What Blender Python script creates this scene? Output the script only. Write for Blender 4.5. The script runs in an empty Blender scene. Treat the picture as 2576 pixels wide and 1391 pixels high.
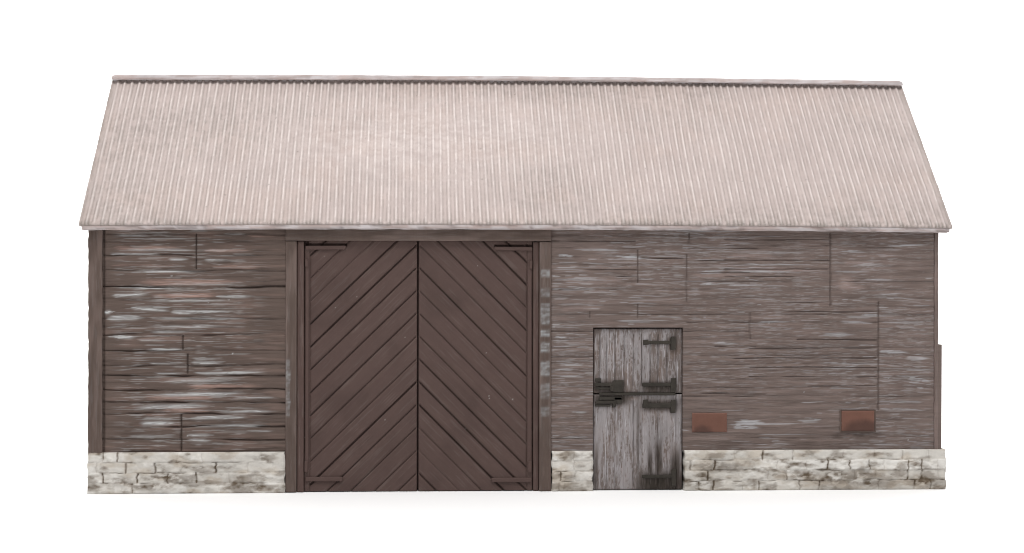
import bpy, math
import numpy as np

# ------------------------------------------------------------------ units
# Everything is measured in tenths of a millimetre ("u"); S turns u into metres.
S = 0.0001
rng = np.random.default_rng(7)

CAM_D, CAM_Z, CAM_YAW, CAM_ROLL, FPX = 4250.0, 541.3, 0.0545, 0.0014, 4250.0

def U(px, py, Y=0.0):
    """a point measured on a 2576x1391 print of the photograph -> X, Z on the vertical plane at depth Y"""
    a, b = px - 1288.0, py - 695.5
    c, s = math.cos(CAM_ROLL), math.sin(CAM_ROLL)
    u, v = c*a + s*b, -s*a + c*b
    dx, dz = u / FPX, -v / FPX
    cp, sp = math.cos(CAM_YAW), math.sin(CAM_YAW)
    wx, wy = sp + dx*cp, cp - dx*sp
    t = (Y + CAM_D) / wy
    return wx*t, CAM_Z + dz*t
def UX(px, py=900, Y=0.0): return U(px, py, Y)[0]
def UZ(py, px=1288, Y=0.0): return U(px, py, Y)[1]

# crops of the print the marks were measured in
def c2(x, y): return U((200 + x/1.656)*.8673, (640 + y/1.656)*.8673)
def c4(x, y): return U((1560 + x/1.656)*.8673, (640 + y/1.656)*.8673)
def c5(x, y): return U((2100 + x/1.656)*.8673, (640 + y/1.656)*.8673)
def c8(x, y): return U((1680 + x/2.624)*.8673, (920 + y/2.624)*.8673)

# ------------------------------------------------------------------ noise
def _h(ix, iy, seed):
    n = (ix.astype(np.int64)*374761393 + iy.astype(np.int64)*668265263 + seed*982451653) & 0xFFFFFFFF
    n = ((n ^ (n >> 13)) * 1274126177) & 0xFFFFFFFF
    n = n ^ (n >> 16)
    return (n & 0xFFFF) / 65535.0
def vn(x, y, seed):
    x = np.asarray(x, float); y = np.asarray(y, float)
    x, y = np.broadcast_arrays(x, y)
    ix, iy = np.floor(x), np.floor(y)
    fx, fy = x-ix, y-iy
    fx, fy = fx*fx*(3-2*fx), fy*fy*(3-2*fy)
    a, b = _h(ix, iy, seed), _h(ix+1, iy, seed)
    c, d = _h(ix, iy+1, seed), _h(ix+1, iy+1, seed)
    return (a*(1-fx)+b*fx)*(1-fy) + (c*(1-fx)+d*fx)*fy
def fbm(x, y, seed, o=4):
    t, a, s = 0, .5, 0
    for k in range(o):
        t = t + a*vn(np.asarray(x)*2**k, np.asarray(y)*2**k, seed+k*17); s += a; a *= .5
    return t/s
def ss(a, b, x):
    t = np.clip((x-a)/(b-a), 0, 1); return t*t*(3-2*t)

# ------------------------------------------------------------------ objects
col = bpy.context.scene.collection
def link(name, me, parent=None, mat=None, smooth=False, label=None):
    o = bpy.data.objects.new(name, me); col.objects.link(o)
    if parent: o.parent = parent
    if mat: me.materials.append(mat)
    if smooth: me.polygons.foreach_set('use_smooth', np.ones(len(me.polygons), bool))
    if label: o['label'] = label
    return o

def mesh_np(name, V, F, W=None):
    me = bpy.data.meshes.new(name)
    V = np.asarray(V, np.float32)*S
    F = np.asarray(F, np.int32)
    me.vertices.add(len(V)); me.vertices.foreach_set('co', V.ravel())
    me.loops.add(F.size); me.loops.foreach_set('vertex_index', F.ravel())
    me.polygons.add(len(F))
    me.polygons.foreach_set('loop_start', np.arange(0, F.size, 4, dtype=np.int32))
    if W is not None:
        at = me.attributes.new('weather_light', 'FLOAT_VECTOR', 'POINT')
        at.data.foreach_set('vector', np.asarray(W, np.float32).ravel())
    me.update(calc_edges=True); me.validate()
    return me

def panel(name, xs, zs, h, yf, yb, mat, parent, W=None, mask=None, smooth=False, label=None, axis='front', clampz=None, jag=0):
    """A board face as a fine relief: h stands out of the plane yf, the rim runs back to yb.
    axis front: faces -Y.  back: +Y.  left: faces -X.  right: +X."""
    X, Z = np.meshgrid(xs, zs)
    nz, nx = X.shape
    if clampz is not None: Z = np.minimum(Z, clampz(X))
    h = np.broadcast_to(h, X.shape)
    X = X.copy(); Z = Z.copy()
    if jag:                                     # worn, uneven side edges
        j = jag*(fbm(Z[:, 0]/14, 0*Z[:, 0], 5, 3)-.5)*2
        X[:, 0] += j; X[:, -1] += j[::-1]
    idx = np.arange(nx*nz).reshape(nz, nx)
    q = np.stack([idx[:-1, :-1], idx[:-1, 1:], idx[1:, 1:], idx[1:, :-1]], -1)
    m = np.ones(q.shape[:2], bool) if mask is None else mask(.5*(X[:-1, :-1]+X[1:, 1:]), .5*(Z[:-1, :-1]+Z[1:, 1:]))
    q = q[m]
    E = np.concatenate([q[:, [0, 1]], q[:, [1, 2]], q[:, [2, 3]], q[:, [3, 0]]])
    key = np.sort(E, 1); k = key[:, 0]*(nx*nz)+key[:, 1]
    _, inv, cnt = np.unique(k, return_inverse=True, return_counts=True)
    B = E[cnt[inv] == 1]
    bv = np.unique(B); back = np.full(nx*nz, -1); back[bv] = np.arange(len(bv))+nx*nz
    Fs = np.stack([B[:, 1], B[:, 0], back[B[:, 0]], back[B[:, 1]]], -1)
    F = np.concatenate([q, Fs])
    Xf, Zf = X.ravel(), Z.ravel()
    sg = 1 if axis in ('front', 'left') else -1
    D = np.concatenate([yf - sg*h.ravel(), np.full(len(bv), yb)])
    A = np.concatenate([Xf, Xf[bv]]); Zc = np.concatenate([Zf, Zf[bv]])
    if axis in ('front', 'back'): V = np.stack([A, D, Zc], -1)
    else: V = np.stack([D, A, Zc], -1)
    if axis in ('back', 'left'): F = F[:, ::-1]
    if W is not None:
        W = np.stack([np.broadcast_to(w, X.shape).ravel() for w in W], -1)
        W = np.concatenate([W, W[bv]])
    # drop vertices no face uses
    used = np.unique(F); re = np.full(len(V), -1); re[used] = np.arange(len(used))
    V = V[used]; F = re[F]; W = None if W is None else W[used]
    return link(name, mesh_np(name, V, F, W), parent, mat, smooth, label)

def quadbox(x0, x1, y0, y1, z0, z1, bev=1.0):
    """bevelled block as lists of verts / faces"""
    import bmesh
    bm = bmesh.new()
    bmesh.ops.create_cube(bm, size=1)
    for v in bm.verts:
        v.co.x = x0 if v.co.x < 0 else x1; v.co.y = y0 if v.co.y < 0 else y1; v.co.z = z0 if v.co.z < 0 else z1
    if bev: bmesh.ops.bevel(bm, geom=bm.edges[:], offset=bev, segments=2, affect='EDGES', profile=.6)
    return bm
def blocks(name, boxes, mat, parent, bev=1.0, label=None, wob=0.0):
    """one mesh made of several bevelled blocks (x0,x1,y0,y1,z0,z1)"""
    import bmesh
    out = bmesh.new(); me = bpy.data.meshes.new(name)
    for b in boxes:
        bm = quadbox(*b, bev=bev); t = bpy.data.meshes.new('t'); bm.to_mesh(t); out.from_mesh(t); bpy.data.meshes.remove(t); bm.free()
    for v in out.verts:
        if wob:
            v.co.x += wob*(float(vn(v.co.z/9, v.co.y/9, 3))-.5); v.co.z += wob*(float(vn(v.co.x/9, v.co.y/9, 4))-.5)
        v.co *= S
    bmesh.ops.recalc_face_normals(out, faces=out.faces[:])
    out.to_mesh(me); out.free()
    return link(name, me, parent, mat, False, label)

# ------------------------------------------------------------------ materials
def lin(r, g, b, k=1.0):
    f = lambda c: ((c/255+.055)/1.055)**2.4 if c/255 > .04045 else c/255/12.92
    return (f(r)*k, f(g)*k, f(b)*k, 1)

def paint(name, base, pale, pink, dark, rough=.66, spec=.14, grain=(60, 60, 60), var=.22, bump=.25, cloud=.07):
    """dry-brushed model paint: base coat, two brushed coats and a dark wash, each held in the mesh's 'weather' marks,
    plus fine grain in object space"""
    m = bpy.data.materials.new(name); m.use_nodes = True
    nt = m.node_tree; N = nt.nodes; L = nt.links
    bs = N['Principled BSDF']; bs.inputs['Roughness'].default_value = rough
    bs.inputs['Specular IOR Level'].default_value = spec
    at = N.new('ShaderNodeAttribute'); at.attribute_name = 'weather_light'
    sp = N.new('ShaderNodeSeparateXYZ'); L.new(at.outputs['Vector'], sp.inputs[0])
    tc = N.new('ShaderNodeTexCoord'); mp = N.new('ShaderNodeMapping'); mp.inputs['Scale'].default_value = [g/(S*1000) for g in grain]
    L.new(tc.outputs['Object'], mp.inputs['Vector'])
    nz = N.new('ShaderNodeTexNoise'); nz.inputs['Scale'].default_value = 1; nz.inputs['Detail'].default_value = 5; nz.inputs['Roughness'].default_value = .65
    L.new(mp.outputs[0], nz.inputs['Vector'])
    nb = N.new('ShaderNodeTexNoise'); nb.inputs['Scale'].default_value = 95; nb.inputs['Detail'].default_value = 3
    L.new(tc.outputs['Object'], nb.inputs['Vector'])
    # value variation of the base coat
    mr = N.new('ShaderNodeMapRange'); mr.inputs['From Min'].default_value = .3; mr.inputs['From Max'].default_value = .7
    mr.inputs['To Min'].default_value = 1-var; mr.inputs['To Max'].default_value = 1+var; L.new(nz.outputs['Fac'], mr.inputs['Value'])
    mr2 = N.new('ShaderNodeMapRange'); mr2.inputs['From Min'].default_value = .3; mr2.inputs['From Max'].default_value = .7
    mr2.inputs['To Min'].default_value = 1-cloud; mr2.inputs['To Max'].default_value = 1+cloud; L.new(nb.outputs['Fac'], mr2.inputs['Value'])
    mu = N.new('ShaderNodeMath'); mu.operation = 'MULTIPLY'; L.new(mr.outputs[0], mu.inputs[0]); L.new(mr2.outputs[0], mu.inputs[1])
    def mix(fac, A, B, vf=None):
        x = N.new('ShaderNodeMix'); x.data_type = 'RGBA'
        L.new(fac, x.inputs['Factor'])
        if isinstance(A, tuple): x.inputs['A'].default_value = A
        else: L.new(A, x.inputs['A'])
        if isinstance(B, tuple): x.inputs['B'].default_value = B
        else: L.new(B, x.inputs['B'])
        return x.outputs['Result']
    c = mix(sp.outputs[1], base, pink)
    c = mix(sp.outputs[0], c, pale)
    c = mix(sp.outputs[2], c, dark)
    vm = N.new('ShaderNodeVectorMath'); vm.operation = 'SCALE'; L.new(c, vm.inputs[0]); L.new(mu.outputs[0], vm.inputs['Scale'])
    L.new(vm.outputs[0], bs.inputs['Base Color'])
    bp = N.new('ShaderNodeBump'); bp.inputs['Strength'].default_value = bump; bp.inputs['Distance'].default_value = 1.5*S
    L.new(nz.outputs['Fac'], bp.inputs['Height']); L.new(bp.outputs[0], bs.inputs['Normal'])
    return m

K = .86
GR_H = (6, 60, 90)      # grain stretched along X
GR_V = (70, 60, 7)
M_left = paint('brown_boards', lin(89, 76, 70, K), lin(180, 181, 181, K), lin(150, 124, 115, K), lin(46, 37, 33, K), grain=GR_H, var=.09)
M_right = paint('grey_brown_boards', lin(103, 90, 85, K), lin(174, 175, 178, K), lin(140, 122, 117, K), lin(58, 48, 44, K), grain=GR_H, var=.09)
M_post = paint('brown_posts', lin(86, 73, 67, K), lin(158, 161, 163, K), lin(128, 112, 106, K), lin(52, 43, 38, K), grain=GR_V, var=.07)
M_door = paint('smooth_brown_door', lin(82, 66, 62, K), lin(190, 186, 180, K), lin(100, 82, 76, K), lin(44, 34, 31, K), grain=(30, 30, 30), var=.05, bump=.1, cloud=.025)
M_small = paint('weathered_door', lin(104, 94, 90, K), lin(172, 169, 172, K), lin(118, 96, 84, K), lin(50, 44, 39, K), grain=GR_V, var=.16)
M_roof = paint('corrugated_sheet', lin(174, 161, 157, 1), lin(212, 203, 199, 1), lin(176, 158, 150, 1), lin(122, 114, 108, 1), rough=.5, spec=.3, grain=(30, 12, 12), var=.045, bump=.2, cloud=.03)
M_trim = paint('pale_trim', lin(156, 145, 143, 1), lin(186, 182, 184, 1), lin(162, 144, 139, 1), lin(96, 85, 81, 1), grain=GR_H, var=.12)
M_stone = paint('stone', lin(183, 179, 173, 1), lin(212, 210, 206, 1), lin(158, 146, 131, 1), lin(88, 76, 63, 1), grain=(24, 24, 30), var=.1)
M_vent = paint('red_brown_panel', lin(104, 73, 62, K), lin(126, 94, 84, K), lin(108, 76, 66, K), lin(62, 46, 42, K), grain=(40, 40, 40), var=.07, bump=.1, rough=.45)
M_iron = paint('black_iron', lin(54, 50, 45, K), lin(120, 118, 110, K), lin(80, 70, 60, K), lin(30, 28, 26, K), grain=(50, 50, 50), var=.25, rough=.5)

# ------------------------------------------------------------------ the barn
barn = bpy.data.objects.new('model_barn', None); col.objects.link(barn)
barn.empty_display_size = .02
barn['label'] = 'brown timber model barn with corrugated grey roof, herringbone double doors and stone plinth on white'
barn['category'] = 'model barn'

RX0, RX1 = -841.0, 1350.0            # roof ends
ZE, ZR, OV = 668.7, 1077.9, 28.0     # eave height, ridge height, eave overhang
PITCH = math.radians(42)
YR = -OV + (ZR-ZE)/math.tan(PITCH)   # ridge depth
WX0, WX1 = UX(222, 1000), UX(2360, 1000)
DEPTH = 2*YR                         # rear wall
ZW = ZE + 4                          # front wall top, tucked under the sheet
ZP = UZ(1137, 470)                   # plinth top
def bow(x): 
    t = np.clip((np.asarray(x, float)-RX0)/(RX1-RX0), 0, 1); return 5.5*4*t*(1-t)

def strokes(X, Z, lst, seed, rag=1.0):
    """dry-brush strokes: (x0, x1, z, thickness, strength, slope)"""
    M = np.zeros(X.shape)
    xs, zs = X[0], Z[:, 0]
    for i, (x0, x1, z, th, st, sl) in enumerate(lst):
        x0 = max(x0, xs[0]+1); x1 = min(x1, xs[-1]-1)
        if x1 <= x0+4: continue
        ext = abs(sl)*(x1-x0) + 3*th+4
        i0, i1 = np.searchsorted(xs, x0), np.searchsorted(xs, x1)
        j0, j1 = np.searchsorted(zs, z-ext), np.searchsorted(zs, z+ext)
        if i1-i0 < 1 or j1-j0 < 1: continue
        x = X[j0:j1, i0:i1]; zz = Z[j0:j1, i0:i1]
        t = (x-x0)/(x1-x0)
        zc = z + sl*(x-.5*(x0+x1)) + 3.0*(vn(x/38, 0*x, seed+i)-.5)
        tap = np.minimum(ss(0, .18, t), ss(1, .65, t))
        g = np.exp(-((zz-zc)/(th*(.45+.55*tap)))**2)
        br = fbm(x/30, zz/1.1, seed+i*3, 3)
        k = g*tap*st*(1-rag + rag*ss(.30, .55, br+.16*g))
        M[j0:j1, i0:i1] = np.maximum(M[j0:j1, i0:i1], k)
    return M

def grooves_h(X, Z, lines, seed, width, wav, depth):
    """horizontal board joints: returns depth cut"""
    D = np.zeros(X.shape)
    for i, (z, x0, x1, d) in enumerate(lines):
        zc = z + wav*(fbm(X/90, 0*X, seed+i, 3)-.5)*2
        w = width*(.6+.8*vn(X/45, 0*X, seed+50+i))
        k = np.exp(-((Z-zc)/w)**2)*d*(.12+1.15*ss(.25, .75, fbm(X/75, 0*X+9, seed+90+i, 3)))
        k = k*ss(x0-3, x0+3, X)*ss(x1+3, x1-3, X)
        D = np.maximum(D, k)
    return D*depth
def joints_v(X, Z, lst, width, depth):
    D = np.zeros(X.shape)
    for (x, z0, z1, d) in lst:
        k = np.exp(-((X-x-1.2*(vn(Z/14, 0*Z, int(x)+999)-.5))/width)**2)*ss(min(z0, z1)-2, min(z0, z1)+2, Z)*ss(max(z0, z1)+2, max(z0, z1)-2, Z)*d
        D = np.maximum(D, k)
    return D*depth
def specks(X, Z, n, seed, r=1.6):
    g = np.random.default_rng(seed); M = np.zeros(X.shape)
    for _ in range(n):
        x = g.uniform(X.min(), X.max()); z = g.uniform(Z.min(), Z.max())
        M = np.maximum(M, np.exp(-(((X-x)**2+(Z-z)**2)/(r*g.uniform(.6, 1.2))**2)))
    return M

# ---- left stretch of the front wall
x0, x1 = UX(258), UX(719.5)
xs = np.arange(x0, x1+1, 3.0); xs[-1] = x1; zs = np.arange(ZP-4, ZW, 1.4)
X, Z = np.meshgrid(xs, zs)
gy = [62, 100, 165, 240, 318, 375, 470, 548, 622, 695, 745, 812, 872, 928, 990, 1050, 1108]
gz = [c2(600, y)[1] for y in gy]
gs = [.3, .35, .6, .6, .95, .2, .35, .75, .75, .75, .95, 1, 1, .95, .9, 1, .45]
D = grooves_h(X, Z, [(z, -9999, 9999, s) for z, s in zip(gz, gs)], 11, 1.9, 4.6, 4.2)
jl = [(c2(612, 0)[0], c2(0, 60)[1], c2(0, 232)[1], .8), (c2(547, 0)[0], c2(0, 552)[1], c2(0, 620)[1], 1), (c2(571, 0)[0], c2(0, 640)[1], c2(0, 735)[1], 1), (c2(541, 0)[0], c2(0, 932)[1], c2(0, 1112)[1], 1.1)]
D = np.maximum(D, joints_v(X, Z, jl, 1.9, 7))
D = np.maximum(D, 7*np.exp(-((X-x0-3.5)/2.2)**2)) 
h = np.zeros(X.shape)
edges = sorted(gz+[ZP-6, ZW+2])
for a, b in zip(edges[:-1], edges[1:]):
    t = np.clip((Z-a)/(b-a), 0, 1); inb = (Z >= a) & (Z < b)
    h += inb*(2.2*np.sin(np.pi*t)**.6 + 1.4*(1-t))
h += 1.3*(fbm(X/70, Z/5, 21, 3)-.5)*2
h -= D
def hair(lst, cv, seed, dens=1.0):
    g = np.random.default_rng(seed); o = []
    for a, b, y, th, st, sl in lst:
        xa, z = cv(a, y); xb, _ = cv(b, y); L = xb-xa
        for k in range(int(max(2, th*.9*dens))):
            l = L*g.uniform(.3, 1.0); x = xa + g.uniform(0, 1)*(L-l) + g.normal(0, 6)
            zz = z + g.normal(0, th*.20); sg = -sl + g.normal(0, .006)
            o.append((x, x+l, zz - sg*0, g.uniform(.7, 1.5), min(1, 1.15*st*g.uniform(.4, 1.0)), sg))
    return o
PK = [(200,430,70,4,.5,0),(330,620,88,5,.45,0),(740,860,65,5,.5,0),(250,640,140,6,.6,0),(190,470,160,4,.85,0),(470,580,186,6,.75,0),(640,780,190,6,.65,0),(320,470,180,5,.4,0),(290,700,243,5,.95,0),(430,900,305,4,.45,0),(180,620,322,5,.8,.02),(195,400,356,7,1,-.03),(700,910,365,6,.8,0),(330,870,385,5,.6,0),(290,500,425,9,1,.05),(480,640,440,8,1,0),(560,830,437,5,.8,0),(620,870,400,3,.4,0),(175,370,468,10,1,0),(168,210,440,9,.9,0),(380,880,470,6,.8,0),(350,840,508,5,.7,0),(180,300,510,3,.4,-.1),(380,610,535,6,.9,0),(200,330,560,8,1,.06),(330,500,575,4,.5,0),(360,570,618,5,.9,0),(580,740,662,4,.7,0),(580,740,683,8,.8,0),(380,560,685,5,.7,0),(430,560,735,4,.8,.03),(600,980,730,7,1,-.02),(440,840,768,9,.6,-.02),(620,850,760,4,.5,0),(380,900,833,8,.95,-.02),(780,1030,850,5,.7,0),(300,720,892,10,.9,-.02),(700,1030,918,6,.9,0),(350,530,950,6,.6,0),(560,880,945,8,.9,-.03),(330,530,972,12,.9,0),(560,1000,985,6,.8,0),(270,530,1035,6,.5,0),(560,700,1030,6,.75,0),(560,700,1055,6,.75,0),(190,300,1105,4,.4,0),(700,1000,1010,3,.4,0)]
KK = [(860,1030,75,3,.5,0),(200,560,131,11,.9,0),(640,900,142,8,.9,0),(680,960,222,9,.8,0),(200,560,215,9,.4,0),(300,880,296,13,1,0),(380,760,360,12,1,-.02),(540,980,795,10,.9,0),(330,760,848,13,.9,-.01),(430,700,912,12,.95,0),(330,520,930,8,.4,0),(300,620,570,12,.35,0),(620,900,520,9,.2,0),(400,700,760,12,.35,0)]
def conv(lst, cv):
    o = []
    for a, b, y, th, st, sl in lst:
        xa, z = cv(a, y); xb, _ = cv(b, y)
        o.append((xa, xb, z, th*.46, st*.85, -sl))
    return o
pale = strokes(X, Z, hair(PK, c2, 300, 1.15), 300, .6)
pale = np.maximum(pale, .5*strokes(X, Z, conv([(a, b, y, t*1.25, s_, l) for a, b, y, t, s_, l in PK], c2), 350, .55))
pale = np.maximum(pale, .3*ss(.55, .74, fbm(X/50, Z/1.9, 31, 4))*ss(x0+10, x0+60, X)*ss(x1-10, x1-150, X))
pink = strokes(X, Z, hair(KK, c2, 600, 1.3), 600, .5)
pink = np.maximum(pink, .6*strokes(X, Z, conv([(a, b, y, t*1.1, s, l) for a, b, y, t, s, l in KK], c2), 650, .6))
pink = np.maximum(pink, .16*ss(.5, .75, fbm(X/90, Z/9, 41, 3)))
dark = np.clip(.7*ss(.3, 4.2, D) + .35*ss(.55, .8, fbm(X/80, Z/6, 51, 4)), 0, 1)
pale *= (1-.9*ss(1.5, 4, D)); pale = np.maximum(pale, specks(X, Z, 6, 61)*.9)
panel('timber_wall', xs, zs, h, 0, 40, M_left, barn, (pale, pink, dark), label='dark brown boarding left of the double doors, streaked grey and pink')

# ---- right stretch of the front wall, with the opening for the small door
x0, x1 = UX(1385), UX(2349.5)
sx0, sx1, sz1 = UX(1492), UX(1718.5), UZ(824, 1600)
xs = np.arange(x0, x1+1, 3.2); xs[-1] = x1
for e in (sx0, sx1): xs[np.argmin(abs(xs-e))] = e
zs = np.arange(ZP-4, ZW, 1.4); zs[np.argmin(abs(zs-sz1))] = sz1
X, Z = np.meshgrid(xs, zs)
lines = []
seg = [x0-5, UX(1604), UX(1726.5), UX(1887), UX(2090), UX(2209), x1+5]
g = np.random.default_rng(3)
for i in range(27):
    z = c5(512, 57 + 39.4*i)[1]
    cuts = sorted(g.choice(seg[1:-1], 2, replace=False)); cc = [seg[0]]+list(cuts)+[seg[-1]]
    for a, b in zip(cc[:-1], cc[1:]):
        lines.append((z+g.uniform(-1.5, 1.5), a, b, g.choice([.1, .25, .4, .65])))
lines += [(c5(0, y)[1], c5(a, y)[0], c5(b, y)[0], 1.15) for a, b, y in ((0, 510, 90), (0, 510, 120), (515, 820, 127), (0, 510, 190), (0, 500, 232), (0, 510, 268), (280, 505, 393), (130, 735, 437), (350, 735, 572), (120, 735, 615), (0, 735, 660), (120, 735, 705), (120, 735, 750), (400, 735, 795), (0, 200, 835), (520, 780, 1048), (420, 540, 1005))]
lines += [(c4(0, y)[1], c4(a, y)[0], c4(b, y)[0], 1.15) for a, b, y in ((62, 470, 97), (62, 470, 130), (62, 475, 235), (250, 478, 268), (62, 265, 655), (700, 1050, 832), (850, 1050, 605), (300, 700, 180), (720, 1060, 130), (740, 1060, 190))]
D = grooves_h(X, Z, lines, 111, 1.1, 1.5, 3.0)
jv = [(UX(2089.6, 680), UZ(586, 2089), UZ(770, 2089), 1), (UX(2209, 900), UZ(759, 2209), UZ(1032, 2209), .95), (UX(1886.7, 820), UZ(785, 1886), UZ(854, 1886), .7), (UX(1604, 670), UZ(628, 1604), UZ(712, 1604), .6), (UX(1726.5, 700), UZ(639, 1726), UZ(759, 1726), .6), (UX(1604, 780), UZ(764, 1604), UZ(801, 1604), .5), (UX(1484, 785), UZ(782, 1484), UZ(800, 1484), .5), (UX(1733, 600), UZ(585, 1733), UZ(612, 1733), .6)]
D = np.maximum(D, joints_v(X, Z, jv, 1.8, 5.0))
h = 1.1*(fbm(X/55, Z/4, 121, 4)-.5)*2 + .8*np.sin(2*np.pi*(Z-lines[0][0])/20.6)
h += 1.0*ss(.55, .75, fbm(X/28, Z/1.9, 131, 3)) - D
sl = []
for _ in range(1500):
    a = g.uniform(x0-40, x1-20); L = g.gamma(2.2, 19)+10
    z = g.uniform(zs[0], zs[-1]); dens = float(fbm(a/170, z/90, 141, 2))
    if g.random() > ss(.38, .68, dens): continue
    sl.append((max(a, x0+2), min(a+L, x1-2), z, g.uniform(.6, 1.4), g.uniform(.12, .6), g.uniform(-.025, .015)))
SP = [(90,160,168,6,1,.03),(340,555,178,8,.9,0),(150,420,140,6,.6,0),(75,140,562,6,.9,.1),(760,900,240,5,.7,0),(760,880,300,7,.8,0),(900,1050,310,5,.6,0),(830,980,590,5,.6,0),(80,180,715,7,.6,0),(90,230,745,6,.7,0),(170,260,920,8,.6,0),(75,250,1040,7,.6,-.04),(90,250,690,5,.5,0),(920,1060,970,12,.7,0),(960,1060,990,9,.7,0),(100,330,280,9,.45,-.05),(90,280,330,8,.4,-.05),(80,250,400,8,.4,-.05)]
S5 = [(20,210,970,12,.85,0),(20,470,975,6,.6,0),(30,180,995,8,.7,0),(520,700,245,6,.7,0),(600,800,210,9,.6,0),(640,850,285,6,.8,0),(780,1000,120,6,.6,.02),(760,900,630,11,.8,0),(890,985,762,16,.75,0),(450,650,548,9,.75,0),(130,330,487,6,.6,0),(0,420,245,6,.7,.02),(0,300,310,5,.6,0),(750,1000,490,6,.5,0),(830,1000,660,6,.6,0),(640,800,455,6,.6,0),(580,650,690,10,.6,0),(760,1000,910,7,.5,0),(350,480,960,10,.6,0),(0,510,210,4,.5,0),(0,500,150,5,.4,0),(540,700,150,6,.6,0),(545,735,490,8,.6,0)]
pale = strokes(X, Z, sl, 1500, .75)
pale = np.maximum(pale, strokes(X, Z, hair(SP, c4, 55)+hair(S5, c5, 56), 5500, .7))
pale = np.maximum(pale, .24*ss(.5, .72, fbm(X/24, Z/1.4, 151, 4))*ss(.25, .65, fbm(X/190, Z/110, 161, 2)))
K5 = [(0,500,235,12,.8,0),(0,300,170,10,.7,0),(560,760,205,10,.8,0),(540,700,320,14,.9,0),(620,850,290,8,.7,0),(0,300,45,8,.5,0),(550,900,170,8,.5,0)]
K4 = [(80,470,290,18,.6,-.05),(80,470,130,10,.5,0),(90,350,420,14,.5,-.05),(80,260,880,16,.6,0),(720,1060,260,12,.6,0)]
pink = np.maximum(strokes(X, Z, conv(K5, c5)+conv(K4, c4), 6500, .6), .2*ss(.42, .7, fbm(X/70, Z/6, 171, 4)))
dark = np.clip(.5*ss(.3, 2.6, D) + .2*ss(.52, .8, fbm(X/45, Z/3, 181, 4)) + .35*ss(ZP+26, ZP+4, Z)*fbm(X/60, Z/10, 183, 3), 0, 1)  # last term paints the shade above the plinth into the boards
vx, vz = U(2155, 1090)
dark = np.maximum(dark, .75*np.exp(-((X-vx)/62)**4 - ((Z-vz+2)/13)**2)*fbm(X/18, Z/5, 185, 3)*1.5)  # shadow below the framed panel, painted as a dark patch
bx, bz = c5(585, 300)
pink = np.maximum(pink, .7*np.exp(-((X-bx)/20)**2-((Z-bz)/20)**2))
pale *= (1-.85*ss(1, 3, D)); pale = np.maximum(pale, specks(X, Z, 9, 191)*.95)
panel('timber_wall', xs, zs, h, 0, 40, M_right, barn, (pale, pink, np.clip(dark, 0, 1)),
      mask=lambda a, b: ~((a > sx0) & (a < sx1) & (b < sz1)), label='grey brown boarding right of the double doors, brushed with pale streaks')

# ---- posts, frame (relief with upright grain)
def timber(name, x0, x1, z0, z1, yf, yb, mat, parent, seed, horiz=False, patch=(), amp=.6, rnd=3.0, label=None, jag=0, dk=.25):
    nx = max(4, int((x1-x0)/(1.6 if not horiz else 4))); nz = max(4, int((z1-z0)/(4 if not horiz else 1.6)))
    xs = np.linspace(x0, x1, nx+1); zs = np.linspace(z0, z1, nz+1); X, Z = np.meshgrid(xs, zs)
    if horiz: n = fbm(X/70, Z/3, seed, 4); n2 = fbm(X/40, Z/2.2, seed+9, 4); e = np.minimum(Z-z0, z1-Z)
    else: n = fbm(X/3, Z/70, seed, 4); n2 = fbm(X/2.2, Z/40, seed+9, 4); e = np.minimum(X-x0, x1-X)
    h = amp*(n-.5)*2 - 2.0*np.exp(-np.maximum(e, 0)/rnd*1.6)
    pale = .06*ss(.55, .75, n2)
    for (za, zb, st, xa, xb) in patch:
        k = ss(za, za+8, Z)*ss(zb, zb-8, Z)*ss(xa, xa+3, X)*ss(xb, xb-3, X)
        pale = np.maximum(pale, .8*st*k*(.25+.75*ss(.3, .75, fbm(X/12, Z/2.6, seed+33, 4))))
    pu, pv = (X/90, Z/12) if horiz else (X/12, Z/90)
    pink = .3*ss(.45, .75, fbm(pu, pv, seed+5, 3)) + .35*np.exp(-np.maximum(e, 0)/2.0)
    dark = dk*.6*ss(.5, .75, fbm(pu*1.3, pv*.8, seed+7, 3))
    return panel(name, xs, zs, h, yf, yb, mat, parent, (pale, pink, dark), label=label, jag=jag)

timber('corner_post', WX0, UX(257.5), ZP-6, ZW, -6, 40, M_post, barn, 201, jag=1.2, amp=1.2)
timber('corner_post', UX(2350.5), WX1, ZP-6, ZW, -2.5, 40, M_right, barn, 211, amp=1.2, jag=1.2)

zt0, zt1 = UZ(606, 1050), UZ(577, 1050)
fx0, fx1 = UX(718.5), UX(1386)
frame = timber('door_frame', fx0, fx1, zt0, zt1+12, -9, 40, M_post, barn, 221, horiz=True, label='wide brown lintel over the double doors')
# jambs, each a flat post with a set-back rebate beside the doors
pz = lambda y: UZ(y, 1370)
pr = [(pz(1050), pz(1020), .5, UX(1358), UX(1384)), (pz(1005), pz(960), .6, UX(1358), UX(1384)), (pz(950), pz(905), .75, UX(1358), UX(1384)), (pz(890), pz(858), .95, UX(1358), UX(1384)), (pz(850), pz(825), 1.0, UX(1358), UX(1384)), (pz(820), pz(760), .8, UX(1358), UX(1384)), (pz(750), pz(722), .6, UX(1358), UX(1384)), (pz(700), pz(675), .7, UX(1358), UX(1384))]
pl = [(pz(1050), pz(900), .5, UX(718), UX(731)), (pz(960), pz(925), .7, UX(718), UX(733)), (pz(1020), pz(1000), .7, UX(718), UX(733))]
jl = timber('jamb', fx0, UX(746), 1, zt0-1.5, -5.5, 40, M_post, frame, 231, patch=pl, label='left door jamb, plain brown')
timber('rebate', UX(747.5), UX(764), 1, zt0-1.5, -.5, 40, M_door, jl, 241, amp=.6)
jr = timber('jamb', UX(1357), fx1, 1, zt0-1.5, -5.5, 40, M_post, frame, 251, patch=pr, label='right door jamb with pale worn patches')
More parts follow.
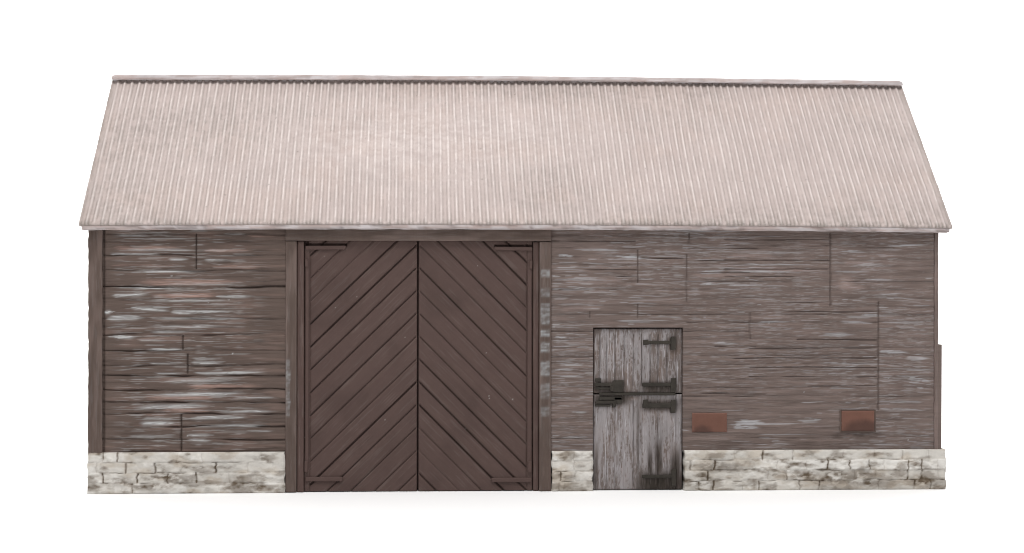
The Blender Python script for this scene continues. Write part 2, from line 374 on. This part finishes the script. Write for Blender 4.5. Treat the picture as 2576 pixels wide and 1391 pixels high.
timber('rebate', UX(1341.5), UX(1355.5), 1, zt0-1.5, 1.5, 40, M_door, jr, 261, amp=.6)

# ---- the double doors: herringbone planking
xc = UX(1051)
ylines = [612.7+57.6*k for k in range(-4, 12)]
def leaf(xa, xb, side, label, seed):
    xs = np.arange(xa, xb, 1.7); xs = np.append(xs, xb); zs = np.append(np.arange(2, UZ(605, 1050)-1, 1.7), UZ(605, 1050)-1)
    X, Z = np.meshgrid(xs, zs); D = np.zeros(X.shape); bd = np.zeros(X.shape)
    sl = .967 if side < 0 else 1.01
    gg = np.random.default_rng(seed)
    for i, y in enumerate(ylines):
        zc = UZ(y, 1051) - sl*abs(X-xc)
        d = (Z-zc)*.707
        s = gg.choice([.6, .85, 1.0, 1.1])
        mod = .5+.9*fbm((X+Z*side)/70, 0*X+i*3.3, seed+i, 2)
        D = np.maximum(D, 7.0*np.minimum(s*mod, 1.1)*np.exp(-(d/(1.5+.7*s))**2))
        bd += .25*(d > 0)*(gg.random()-.5)
    # plain border where the planks stop short of the hinge side
    edge = (X-xa) if side < 0 else (xb-X)
    D *= ss(13, 16, edge)*ss(3, 8, abs(X-xc)+2)
    D = np.maximum(D, 4.0*np.exp(-((edge-14)/1.6)**2)*.8)
    u = (X+Z*side*-1.0)/1.41; w = (X-Z*side*-1.0)/1.41
    h = bd + .25*(fbm(u/90, w/5, seed+40, 4)-.5)*2 - D
    h = h - 2.2*np.exp(-np.minimum(X-xa, xb-X)/1.5)
    # the slot cut over each top strap
    ya, yb_, za = (UX(769), UX(872), UZ(615.5, 820)) if side < 0 else (UX(1244), UX(1340), UZ(618.5, 1290))
    h = h - 13*np.exp(-((Z-za)/2.6)**4)*ss(ya-1, ya+2, X)*ss(yb_+1, yb_-2, X)
    if side < 0: h = h - 14*np.exp(-((X-UX(770))/5)**4-((Z-UZ(610, 770))/6)**4)
    pale = np.maximum(specks(X, Z, 7, seed+3, 1.3)*.55, .04*ss(.6, .8, fbm(u/60, w/3, seed+60, 4)))
    pink = .12*ss(.45, .75, fbm(u/120, w/7, seed+50, 4)) + .3*np.exp(-(((D-1.5)/1.2)**2))*(D > .3)
    dark = .5*ss(1.5, 5, D) + .2*ss(.5, .8, fbm(X/90, Z/120, seed+70, 3))
    return panel('door_leaf', xs, zs, h, 6, 40, M_door, barn, (pale, np.clip(pink, 0, 1), np.clip(dark, 0, 1)), label=label)
LL = leaf(UX(765), xc-2.0, -1, 'left leaf of the double doors', 400)
LR = leaf(xc+2.0, UX(1340), 1, 'right leaf of the double doors', 500)
blocks('stop_strip', [(xc-6, xc+6, 34, 44, 3, UZ(607, 1050))], M_door, barn, 0)   # the rail the leaves close against

def strap(x0, x1, yt, yb_, parent, pin, mat=M_door, y0=0.5, y1=9):
    a, b = UX(x0, yt), UX(x1, yt); z1, z0 = UZ(yt, .5*(x0+x1)), UZ(yb_, .5*(x0+x1))
    return blocks('strap_hinge', [(min(a, b), max(a, b), y0, y1, z0, z1)], mat, parent, 2.0, wob=1.5)
def pin(x0, x1, yt, yb_, parent, y0=-1, y1=9):
    return blocks('hinge_pin', [(UX(x0), UX(x1), y0, y1, UZ(yb_, x0), UZ(yt, x0))], M_door, parent, 2.2, wob=1.2)
strap(769, 870, 618, 628, LL, 0); strap(768, 861, 1200, 1211, LL, 0)
strap(1244, 1339, 621, 630, LR, 0); strap(1236, 1336, 1202, 1213, LR, 0)
pin(767, 774.5, 652, 672, LL); pin(766.5, 775, 1160, 1188, LL)
pin(1331, 1339, 655, 676, LR); pin(1329, 1338, 1160, 1188, LR)
blocks('hanging_stile', [(UX(768), UX(776.5), 2.5, 9, UZ(1185, 770), UZ(654, 770))], M_door, LL, 2.0, wob=1.0)
blocks('hanging_stile', [(UX(1327), UX(1337), 3.0, 9, UZ(1185, 1330), UZ(657, 1330))], M_door, LR, 2.0, wob=1.0)

# ---- the small stable door
def sleaf(name, ya, yb_, label, seed, grime, low):
    xa, xb = sx0+2.2, UX(1717); z0, z1 = (2 if low else UZ(yb_, 1600)), UZ(ya, 1600)
    xs = np.append(np.arange(xa, xb, 1.5), xb); zs = np.append(np.arange(z0, z1, 2.0), z1)
    X, Z = np.meshgrid(xs, zs); D = np.zeros(X.shape)
    gx = [1510, 1527, 1548, 1571, 1594.5, 1615, 1636.5, 1656.5, 1679]
    gg = np.random.default_rng(seed)
    for i, x in enumerate(gx):
        s = gg.choice([.7, .9, 1.1]) if not low else gg.choice([.25, .5, .8])
        if x == 1594.5: s = 1.0
        zz0, zz1 = z0+(0 if low else 14), z1-(11 if not low else 12)
        D = np.maximum(D, 4.6*s*np.exp(-((X-UX(x)-1.0*(vn(Z/25, 0*Z, seed+i)-.5))/1.35)**2)*(.5+.8*fbm(Z/40, 0*Z+i, seed+i, 2))*ss(zz0, zz0+6, Z)*ss(zz1, zz1-6, Z))
    D = np.maximum(D, 4*np.exp(-((X-UX(1702))/1.5)**2)*(.4+.6*vn(Z/40, 0*Z, seed+77)))
    h = 1.0*(fbm(X/2.6, Z/45, seed+20, 4)-.5)*2 - D - 2.5*np.exp(-np.minimum(np.minimum(X-xa, xb-X), np.minimum(Z-z0, z1-Z))/1.6)
    den = fbm(X/26, Z/90, seed+30, 3) + (.16 if low else .0)
    pale = ss(.5, .68, fbm(X/1.9, Z/26, seed+40, 4)*.62+den*.42)*.45
    pale = np.maximum(pale, .4*ss(.54, .66, fbm(X/2.4, Z/6, seed+44, 4)*.6+den*.42))
    vs = []
    for _ in range(230 if low else 110):
        x = gg.uniform(xa+2, xb-2); l = gg.gamma(2.2, 24 if low else 15)+10; z = gg.uniform(z0, z1-8)
        if low and x > UX(1600) and gg.random() < .5: continue
        vs.append((z, min(z+l, z1-2), x, gg.uniform(.6, 1.2), gg.uniform(.35, 1.0), gg.normal(0, .006)))
    pale = np.maximum(pale, strokes(Z.T, X.T, vs, seed+66, .55).T)
    pink = .25*ss(.5, .8, fbm(X/16, Z/50, seed+50, 3))
    dark = (.3 if low else .45)*ss(1.2, 3.6, D)
    for (px, py, rx, rz, st) in grime:
        cx, cz = U(px, py)
        m = st*np.exp(-np.abs((X-cx)/rx)**4-np.abs((Z-cz)/rz)**3)
        m = m*(.55+.9*fbm(X/3, Z/22, seed+55, 3))
        dark = np.maximum(dark, m)
    pale *= 1-.92*np.clip(dark*1.25, 0, 1)
    if low:
        cx, cz = U(1596, 1003); pink = np.maximum(pink, .9*np.exp(-((X-cx)/17)**2-((Z-cz)/5)**2))
    return panel(name, xs, zs, h, 7.5, 40, M_small, barn, (pale, np.clip(pink, 0, 1), np.clip(dark, 0, 1)), label=label)
up = sleaf('door_leaf', 827, 989.5, 'upper leaf of the small stable door', 700, [(1660, 975, 46, 15, .8), (1535, 975, 42, 16, .8), (1694, 864, 10, 22, .6)], False)
lo = sleaf('door_leaf', 992.5, 1239, 'lower leaf of the small stable door, pale and scratched', 800, [(1662, 1228, 62, 40, 1.0), (1658, 1160, 9, 50, .8), (1636, 1170, 6, 40, .7), (1700, 1190, 12, 60, .8), (1540, 1004, 50, 16, .85), (1660, 1020, 46, 15, .75), (1606, 1100, 4, 140, .35), (1500, 1180, 6, 60, .5)], True)
blocks('rail', [(UX(1508), UX(1700), 1.5, 9, UZ(994.5, 1600), UZ(988, 1600))], M_iron, lo, 1.4, wob=1.4)
def thinge(parent, strp, plate, knob=None):
    B = []
    for (a, b, yt, yb_, yo) in (strp, plate)+((knob,) if knob else ()):
        B.append((UX(a), UX(b), yo, 9, UZ(yb_, a), UZ(yt, a)))
    return blocks('strap_hinge', B, M_iron, parent, 1.5, wob=2.4)
thinge(up, (1619, 1690, 857, 865.5, 2.5), (1688, 1700, 847, 880, 1.0), (1618, 1632, 855, 868, 2.0))
thinge(up, (1617, 1690, 963, 972, 2.5), (1688, 1701, 951, 987, 1.0))
thinge(lo, (1617, 1690, 1014, 1026, 2.5), (1688, 1701, 1006, 1039, 1.0), (1618, 1630, 1006, 1027, 2.0))
thinge(lo, (1616, 1697, 1195, 1203, 2.5), (1690, 1702, 1181, 1224, 2.2))
def bolt(parent, boxes):
    return blocks('bolt', [(UX(a), UX(b), yo, 9, UZ(yb_, a), UZ(yt, a)) for a, b, yt, yb_, yo in boxes], M_iron, parent, 1.4, wob=2.2)
bolt(up, [(1541, 1569, 957, 987, 3.5), (1497, 1543, 963.5, 971.5, 1.0), (1497, 1512, 952, 960, 2.0), (1536, 1545, 968, 984, 1.0), (1497, 1538, 974, 980, 3)])
bolt(lo, [(1508, 1566, 998, 1007, 3.5), (1546, 1566, 999, 1016, 3.5), (1498, 1550, 1008.5, 1016, 1.0), (1541, 1549, 1012, 1025, 1.0), (1498, 1536, 1017, 1023, 3.5)])
# ---- two flat panels low on the wall
def vent(pa, pb, ya, yb_, grime, seed, label, framed):
    xs = np.linspace(UX(pa), UX(pb), 50); zs = np.linspace(UZ(yb_, pa), UZ(ya, pa), 34); X, Z = np.meshgrid(xs, zs)
    e = np.minimum(np.minimum(X-xs[0], xs[-1]-X), np.minimum(Z-zs[0], zs[-1]-Z))
    h = -1.5*np.exp(-e/1.5) + .3*fbm(X/12, Z/12, seed, 3)
    gx, gz, rx, rz = grime; cx, cz = U(gx, gz)
    d = ss(1.7, .3, ((X-cx)/rx)**2+((Z-cz)/rz)**2 + .7*(fbm(X/9, Z/9, seed+4, 3)-.5))*.65
    o = panel('vent_panel', xs, zs, h, -4, 8, M_vent, barn, (.6*np.exp(-e/1.2), .4*fbm(X/10, Z/10, seed+2, 3), d), label=label)
    if framed:
        a, b, c, d_ = xs[0]-4.5, xs[-1]+4.5, zs[0]-3.5, zs[-1]+2.2
        blocks('vent_frame', [(a, xs[0]-.6, -2, 8, c, d_), (xs[-1]+.6, b, -2, 8, c, d_), (xs[0]-.6, xs[-1]+.6, -2.4, 8, c, zs[0]-.6), (xs[0]-.6, xs[-1]+.6, -2, 8, zs[-1]+.6, d_)], M_post, o, .8, wob=1.0)
vent(1741, 1828.5, 1038.5, 1087, (1766, 1090, 27, 19), 900, 'red brown panel beside the small door', False)
vent(2117, 2199, 1033, 1084, (2168, 1082, 46, 26), 920, 'red brown panel in a dark frame near the right corner', True)

# ---- stone plinth
def stones(xa, xb, ztop, ybk, axis, plane, seed, joints=None, res=1.9, nxr=None, grimes=()):
    xs = np.append(np.arange(xa, xb, res), xb); zs = np.linspace(0, ztop, 58); X, Z = np.meshgrid(xs, zs)
    gg = np.random.default_rng(seed)
    cz = [0, ztop*.245, ztop*.5, ztop*.755, ztop]
    D = np.zeros(X.shape); hs = np.zeros(X.shape)
    for r in range(4):
        a, b = cz[r], cz[r+1]
        wz = 2.6*(fbm(X/35, 0*X+r, seed+r, 3)-.5)*2
        inr = ss(a-1.5, a+1.5, Z-wz)*ss(b+1.5, b-1.5, Z-wz)
        if joints: J = joints[3-r]
        else:
            J = []; x = xa+gg.uniform(8, 60)
            while x < xb-12: J.append(x); x += gg.uniform(30, 95)
        if r > 0:
            D = np.maximum(D, (.3+.6*ss(.42, .68, fbm(X/30, 0*X+r*7, seed+20+r, 2)))*np.exp(-((Z-wz-a)/1.5)**2))
        for j in J:
            w = j+2.0*(vn(Z/8, 0*Z, seed+int(j) % 97)-.5)*2
            s = gg.choice([.2, .6, 1.0, 1.3])
            D = np.maximum(D, s*np.exp(-((X-w)/2.5)**2)*inr)
            hs += inr*(X > w)*gg.uniform(-1.2, 1.2)
        hs += inr*gg.uniform(-.8, .8)
    hs = hs - hs.mean(); hs = np.clip(hs, -2.2, 2.2)
    e = np.minimum(np.minimum(X-xa, xb-X), np.minimum(ztop-Z, Z+.6))
    rough = (fbm(X/11, Z/8, seed+60, 4)-.5)*3.2 + (fbm(X/28, Z/14, seed+70, 3)-.5)*3.0
    h = hs + rough - 3.6*D - 5*np.exp(-np.maximum(e, 0)/2.2)
    low = ss(ztop*.85, ztop*.1, Z)
    gm = ss(.50, .78, fbm(X/34, Z/13, seed+80, 5)+.13*low+.0)
    for (gx, gz, rx, rz, st) in grimes: gm = np.maximum(gm, 1.35*st*np.exp(-((X-gx)/rx)**2-((Z-gz)/rz)**2)*ss(.3, .58, fbm(X/16, Z/8, seed+85, 4)))
    dark = np.clip(.75*ss(.35, 1.1, D)*ss(.25, .55, fbm(X/20, Z/20, seed+88, 3)) + 0.85*gm*(.6+.8*ss(.6, -2.5, rough)), 0, 1)
    pink = np.clip(.85*ss(.45, .7, fbm(X/40, Z/18, seed+90, 4)) + .35*low*fbm(X/20, Z/10, seed+91, 3), 0, 1)*.6
    pale = np.clip(ss(-.2, 2.4, rough+hs)*.6, 0, 1)*(1-dark)
    return panel('stone_plinth', xs, zs, h, plane, ybk, M_stone, barn, (pale, pink, dark), axis=axis, jag=3.0 if axis in ('front', 'back') else 0)
PX0, PX1 = UX(219.5, 1190, -9), UX(2379.5, 1190, -9)
jx = lambda *a: [c2(x, 1200)[0] for x in a]
stones(PX0, UX(716.5, 1190), ZP, 60, 'front', -10, 1000, [jx(165, 235, 395, 522, 640, 705, 925), jx(135, 275, 415, 542, 706, 860, 975), jx(165, 330, 475, 612, 770, 900), jx(220, 305, 440, 566, 720, 905)],
       grimes=[(c2(480, 0)[0], 38, 60, 16, 1.0), (c2(250, 0)[0], 30, 40, 12, .8), (c2(400, 0)[0], 18, 60, 9, .9), (c2(830, 0)[0], 28, 60, 12, .6)])
stones(UX(1387, 1190), UX(1490.5, 1190), ZP-1, 60, 'front', -9, 1100, None)
gx = UX(2500/1.0*.8673)
stones(UX(1720.5, 1190), PX1, ZP-.5, 60, 'front', -10, 1200, None,
       grimes=[(c5(600, 0)[0], 30, 90, 20, 1.1), (c5(380, 0)[0], 38, 60, 16, .9), (c5(720, 0)[0], 18, 80, 12, 1.0), (c5(950, 0)[0], 24, 60, 14, 1.0), (UX(1800), 62, 90, 12, .8), (UX(1760), 20, 50, 14, .7), (UX(2330), 60, 40, 12, .5)])

# ---- gable ends and the rear, as the model would carry them round
def zroof(y): return np.where(y < YR, ZE+(y+OV)*math.tan(PITCH), ZE+(2*YR-y+OV)*math.tan(PITCH)) - 6
def boards(name, a, b, z1, plane, ybk, axis, seed, mat, clamp=None, label=None):
    xs = np.append(np.arange(a, b, 6.0), b); zs = np.append(np.arange(ZP-4, z1, 2.6), z1); X, Z = np.meshgrid(xs, zs)
    D = grooves_h(X, Z, [(ZP+14+26*i, -9999, 9999, .9) for i in range(40)], seed, 2.6, 2, 5)
    h = 1.2*(fbm(X/60, Z/5, seed+1, 3)-.5)*2 - D
    pale = .35*ss(.5, .74, fbm(X/45, Z/2.6, seed+2, 4)); pink = .3*ss(.45, .7, fbm(X/90, Z/9, seed+3, 3))
    return panel(name, xs, zs, h, plane, ybk, mat, barn, (pale, pink, .5*ss(1, 4, D)), axis=axis, clampz=clamp, label=label)
boards('gable_wall', 41, DEPTH-1, ZR-4, WX0+2, WX0+40, 'left', 1300, M_left, zroof)
boards('gable_wall', 41, DEPTH-1, ZR-4, WX1-2, WX1-40, 'right', 1400, M_right, zroof)
boards('timber_wall', WX0+42, WX1-42, ZW-2, DEPTH, DEPTH-40, 'back', 1500, M_left)
stones(-1, DEPTH+1, ZP-1, WX0+50, 'left', PX0+2, 1600, None, 4.0)
stones(-1, DEPTH+1, ZP-1, WX1-50, 'right', PX1-2, 1700, None, 4.0)
stones(PX0+4, PX1-4, ZP-1, DEPTH-50, 'back', DEPTH+10, 1800, None, 4.0)
blocks('corner_board', [(WX1-4, UX(2369, 1000), -1, 46, ZP-3, UZ(866, 2365))], M_right, barn, 1.5, wob=1.5)

# ---- the roof: corrugated sheets, front and rear slope in one mesh
NC = 115; SPC = 10
def slope(rear):
    Ls = (ZR-ZE)/math.sin(PITCH) - 2
    nx = NC*SPC if not rear else NC*6
    ns = 190 if not rear else 24
    u = np.linspace(0, 1, nx+1); s = np.linspace(0, Ls, ns+1); Ug, Sg = np.meshgrid(u, s)
    X = RX0 + Ug*(RX1-RX0)
    ph = Ug*NC + .16*(fbm(Ug*30, Sg/300, 2001, 3)-.5)*2
    sheet = np.floor(Ug*NC/9.0 + .4)
    lap1, lap2 = .28*Ls, .70*Ls
    c = np.cos(2*np.pi*ph)
    pr = ph-np.round(ph)
    prof = 4.4*np.exp(-(np.abs(pr)/.23)**2.4)-1.6
    amp = .75+.5*fbm(Ug*26, Sg/160, 2011, 3)
    h = prof*amp
    fr = (Ug*NC/9.0+.4) % 1
    h += 1.3*np.exp(-((fr-.03)/.035)**2)*(vn(sheet, 0*sheet, 2015) > .35)
    h += 1.1*(ss(lap1+2*(vn(sheet, 0*sheet, 2019)-.5), lap1-1.5, Sg) + ss(lap2, lap2-1.5, Sg)*.6)
    h += .8*(fbm(X/9, Sg/9, 2021, 3)-.5)*2 + 1.2*(fbm(X/200, Sg/160, 2031, 3)-.5)*2
    # painted highlights: crest lines, broad sheen; dark rib-side lines, darker wash in patches
    big = .5+.75*(fbm(X/330, Sg/210, 2041, 2)-.5); f1 = fbm(X/7, Sg/26, 2051, 4); f2 = fbm(X/22, Sg/9, 2061, 4)
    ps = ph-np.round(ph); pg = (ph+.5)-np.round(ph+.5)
    pale = np.clip(.65*np.exp(-(ps/.10)**2)*(.35+.65*ss(.35, .6, f1)), 0, 1)  # rib highlights put into the colour as pale lines
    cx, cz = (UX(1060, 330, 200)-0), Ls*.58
    painted_sheen = np.exp(-((X-cx)/420)**2-((Sg-cz)/170)**2)  # soft highlight painted on as a broad paler area
    pale = np.clip(pale + .28*painted_sheen*ss(.2, .8, f2), 0, 1)
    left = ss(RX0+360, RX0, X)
    dk = ss(.42, .72, big + .12*left + .10*ss(Ls*.25, 0, Sg) + .06*ss(Ls*.8, Ls, Sg))*ss(.3, .65, f2*.5+f1*.5)  # weathering patches, with light falloff at left, eave and ridge painted in
    dark = np.clip(.24*dk + .35*ss(22, 0, Sg)*ss(.35, .6, f1) + .42*np.exp(-((np.abs(ps)-.27)/.08)**2)*(.3+.7*ss(.35, .6, f1)) - .25*painted_sheen, 0, 1)
    dark = np.maximum(dark, specks(X, Sg, 40 if not rear else 4, 2071, 2.2)*.8)
    pink = np.clip(.25*ss(.45, .7, fbm(X/120, Sg/100, 2081, 4)), 0, 1)
    edge = np.exp(-np.minimum(X-RX0, RX1-X)/9)
    h -= 2.2*np.exp(-np.minimum(np.minimum(X-RX0, RX1-X), Sg+.5)/2.5)
    dark = np.maximum(dark, .8*edge*f1*1.6)
    cp, sp = math.cos(PITCH), math.sin(PITCH)
    def place(Xa, Sa, Ha):
        Y = -OV + Sa*cp - Ha*sp; Zz = ZE + Sa*sp + Ha*cp + bow(Xa)
        if rear: Y = 2*YR - Y
        return np.stack([Xa, Y, Zz], -1)
    V = place(X, Sg, h).reshape(-1, 3)
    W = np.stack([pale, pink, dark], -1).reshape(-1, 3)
    n0 = len(V); nX, nS = nx+1, ns+1
    id_ = np.arange(n0).reshape(nS, nX)
    F = np.stack([id_[:-1, :-1], id_[:-1, 1:], id_[1:, 1:], id_[1:, :-1]], -1).reshape(-1, 4)
    # rim: eave and both verges go down to the underside
    rim = np.concatenate([id_[::-1, 0], id_[0, 1:], id_[1:, -1]])
    RXs, RSs = X.ravel()[rim], Sg.ravel()[rim]
    low = place(RXs, np.maximum(RSs, .0), np.full(len(rim), -7.0))
    nb = n0+np.arange(len(rim))
    Fr = np.stack([rim[:-1], nb[:-1], nb[1:], rim[1:]], -1)
    V = np.concatenate([V, low]); W = np.concatenate([W, np.tile([[.1, .3, .55]], (len(rim), 1))])
    # underside
    k = nS-1
    Lid, Rid = nb[:nS][::-1], nb[nS-1+nx:]
    cor = np.stack([Lid[:-1], Lid[1:], Rid[1:], Rid[:-1]], -1)
    F = np.concatenate([F, Fr, cor])
    if rear: F = F[:, ::-1]
    return V, F, W
Va, Fa, Wa = slope(False); Vb, Fb, Wb = slope(True)
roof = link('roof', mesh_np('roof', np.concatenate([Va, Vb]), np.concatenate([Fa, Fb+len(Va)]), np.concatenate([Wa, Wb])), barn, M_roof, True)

# ridge capping: a bent strip standing clear of the corrugations
def strip(name, prof, x0, x1, mat, parent, seed, bowed=True, wob=.8, step=8.0, dk=.55):
    P = np.array(prof, float); n = len(P)
    xs = np.linspace(x0, x1, int((x1-x0)/step)+1)
    V, W = [], []
    for i, x in enumerate(xs):
        e = min(x-x0, x1-x); k = 1.0 if e > 5 else .82
        cy, cz = P.mean(0)
        b = float(bow(x)) if bowed else 0
        for j, (y, z) in enumerate(P):
            w = wob*(float(vn(x/34, j*3.1, seed))-.5)*2
            V.append((x, cy+(y-cy)*k, cz+(z-cz)*k + b + w))
            a = float(fbm(x/40, j*1.7, seed+3, 3)); c_ = float(fbm(x/70, j*2.3, seed+5, 3))
            W.append((.6*ss(.42, .65, a), .6*ss(.4, .65, c_), dk*ss(.52, .72, float(fbm(x/28, j*.9, seed+8, 3)))))
    F = []
    m = len(xs)
    for i in range(m-1):
        for j in range(n):
            F.append((i*n+j, i*n+(j+1) % n, (i+1)*n+(j+1) % n, (i+1)*n+j))
    me = bpy.data.meshes.new(name)
    ends = [tuple(range(n))[::-1], tuple(range((m-1)*n, m*n))]
    me.from_pydata([tuple(np.array(v)*S) for v in V], [], [tuple(f) for f in F]+ends)
    at = me.attributes.new('weather_light', 'FLOAT_VECTOR', 'POINT'); at.data.foreach_set('vector', np.array(W, np.float32).ravel())
    import bmesh
    bm = bmesh.new(); bm.from_mesh(me); bmesh.ops.recalc_face_normals(bm, faces=bm.faces[:]); bm.to_mesh(me); bm.free()
    return link(name, me, parent, mat)
y, z = YR, ZR
strip('ridge_cap', [(y-20, z-2), (y-21, z+1), (y-17, z+7), (y-7, z+13), (y+7, z+13), (y+17, z+7), (y+21, z+1), (y+20, z-2), (y+15, z+3), (y+4, z+6), (y+3, z-8), (y-3, z-8), (y-4, z+6), (y-15, z+3)], RX0+1, RX1-1, M_trim, roof, 2201, wob=.3, dk=.2)
# boards under the eaves
def eave(front):
    f = (lambda yy: yy) if front else (lambda yy: 2*YR-yy)
    P = [(f(-OV+1), ZE-5), (f(-OV+1.5), ZE-11), (f(-OV+5), ZE-15), (f(-3), ZE-13.5), (f(-3), ZE+8), (f(-OV+8), ZE-1)]
    return strip('eaves_board', P, RX0+6, RX1-6, M_trim, roof, 2301 if front else 2401)
eave(True); eave(False)

# ------------------------------------------------------------------ white sweep the model stands on
def sweep():
    pts = [(-9000, 0), (8000, 0)]
    R = 3000
    for i in range(1, 17):
        a = math.pi/2*i/16; pts.append((8000+R*math.sin(a), R-R*math.cos(a)))
    pts.append((11000, 16000))
    V = []; F = []
    for (yy, zz) in pts: V += [(-32000*S, yy*S, zz*S), (32000*S, yy*S, zz*S)]
    for i in range(len(pts)-1): F.append((2*i, 2*i+1, 2*i+3, 2*i+2))
    me = bpy.data.meshes.new('backdrop'); me.from_pydata(V, [], F)
    m = bpy.data.materials.new('white_paper'); m.use_nodes = True
    b = m.node_tree.nodes['Principled BSDF']; b.inputs['Base Color'].default_value = (.9, .9, .9, 1); b.inputs['Roughness'].default_value = .8
    b.inputs['Specular IOR Level'].default_value = .2
    o = link('ground', me, None, m, True); o['kind'] = 'structure'
    return o
sweep()

# ------------------------------------------------------------------ light: a white tent and a large softbox above the front
sc = bpy.context.scene
w = bpy.data.worlds.new('World'); sc.world = w; w.use_nodes = True
bg = w.node_tree.nodes['Background']; bg.inputs['Color'].default_value = (1, 1, 1, 1); bg.inputs['Strength'].default_value = .75
from mathutils import Vector, Matrix
def area(name, loc, target, sx, sy, power, colr=(1, 1, 1)):
    l = bpy.data.lights.new(name, 'AREA'); l.shape = 'RECTANGLE'; l.size = sx; l.size_y = sy; l.energy = power; l.color = colr
    o = bpy.data.objects.new(name, l); col.objects.link(o); o.location = loc
    d = Vector(target)-Vector(loc); o.rotation_euler = d.to_track_quat('-Z', 'Y').to_euler(); return o
area('backdrop_light', (0, .85, .50), (0, .25, 0), 1.8, .4, 9.0)
area('backdrop_wash', (0, .50, .80), (0, 1.10, .30), 4.0, .3, 30.0)
area('softbox', (-.02, -.30, .62), (.02, .02, .06), .42, .30, 3.2, (1, .985, .97))

# ------------------------------------------------------------------ camera
cd = bpy.data.cameras.new('camera'); cam = bpy.data.objects.new('camera', cd); col.objects.link(cam)
cd.sensor_fit = 'HORIZONTAL'; cd.sensor_width = 36; cd.lens = 36*FPX/2576; cd.clip_start = .01; cd.clip_end = 20
fw = Vector((math.sin(CAM_YAW), math.cos(CAM_YAW), 0)); rt = Vector((math.cos(CAM_YAW), -math.sin(CAM_YAW), 0)); upv = Vector((0, 0, 1))
c, s = math.cos(CAM_ROLL), math.sin(CAM_ROLL)
r2 = rt*c + upv*s; u2 = upv*c - rt*s
# the picture is turned clockwise by the roll, so the camera leans the other way
M = Matrix((( r2.x, u2.x, -fw.x, 0), (r2.y, u2.y, -fw.y, 0), (r2.z, u2.z, -fw.z, 0), (0, 0, 0, 1)))
cam.matrix_world = Matrix.Translation((0, -CAM_D*S, CAM_Z*S)) @ M
sc.camera = cam
sc.view_settings.view_transform = 'Standard'; sc.view_settings.look = 'None'; sc.view_settings.exposure = 0; sc.view_settings.gamma = 1
sc.view_settings.use_curve_mapping = False
sc.render.film_transparent = False
sc.cycles.pixel_filter_type = 'BLACKMAN_HARRIS'; sc.cycles.filter_width = 1.0
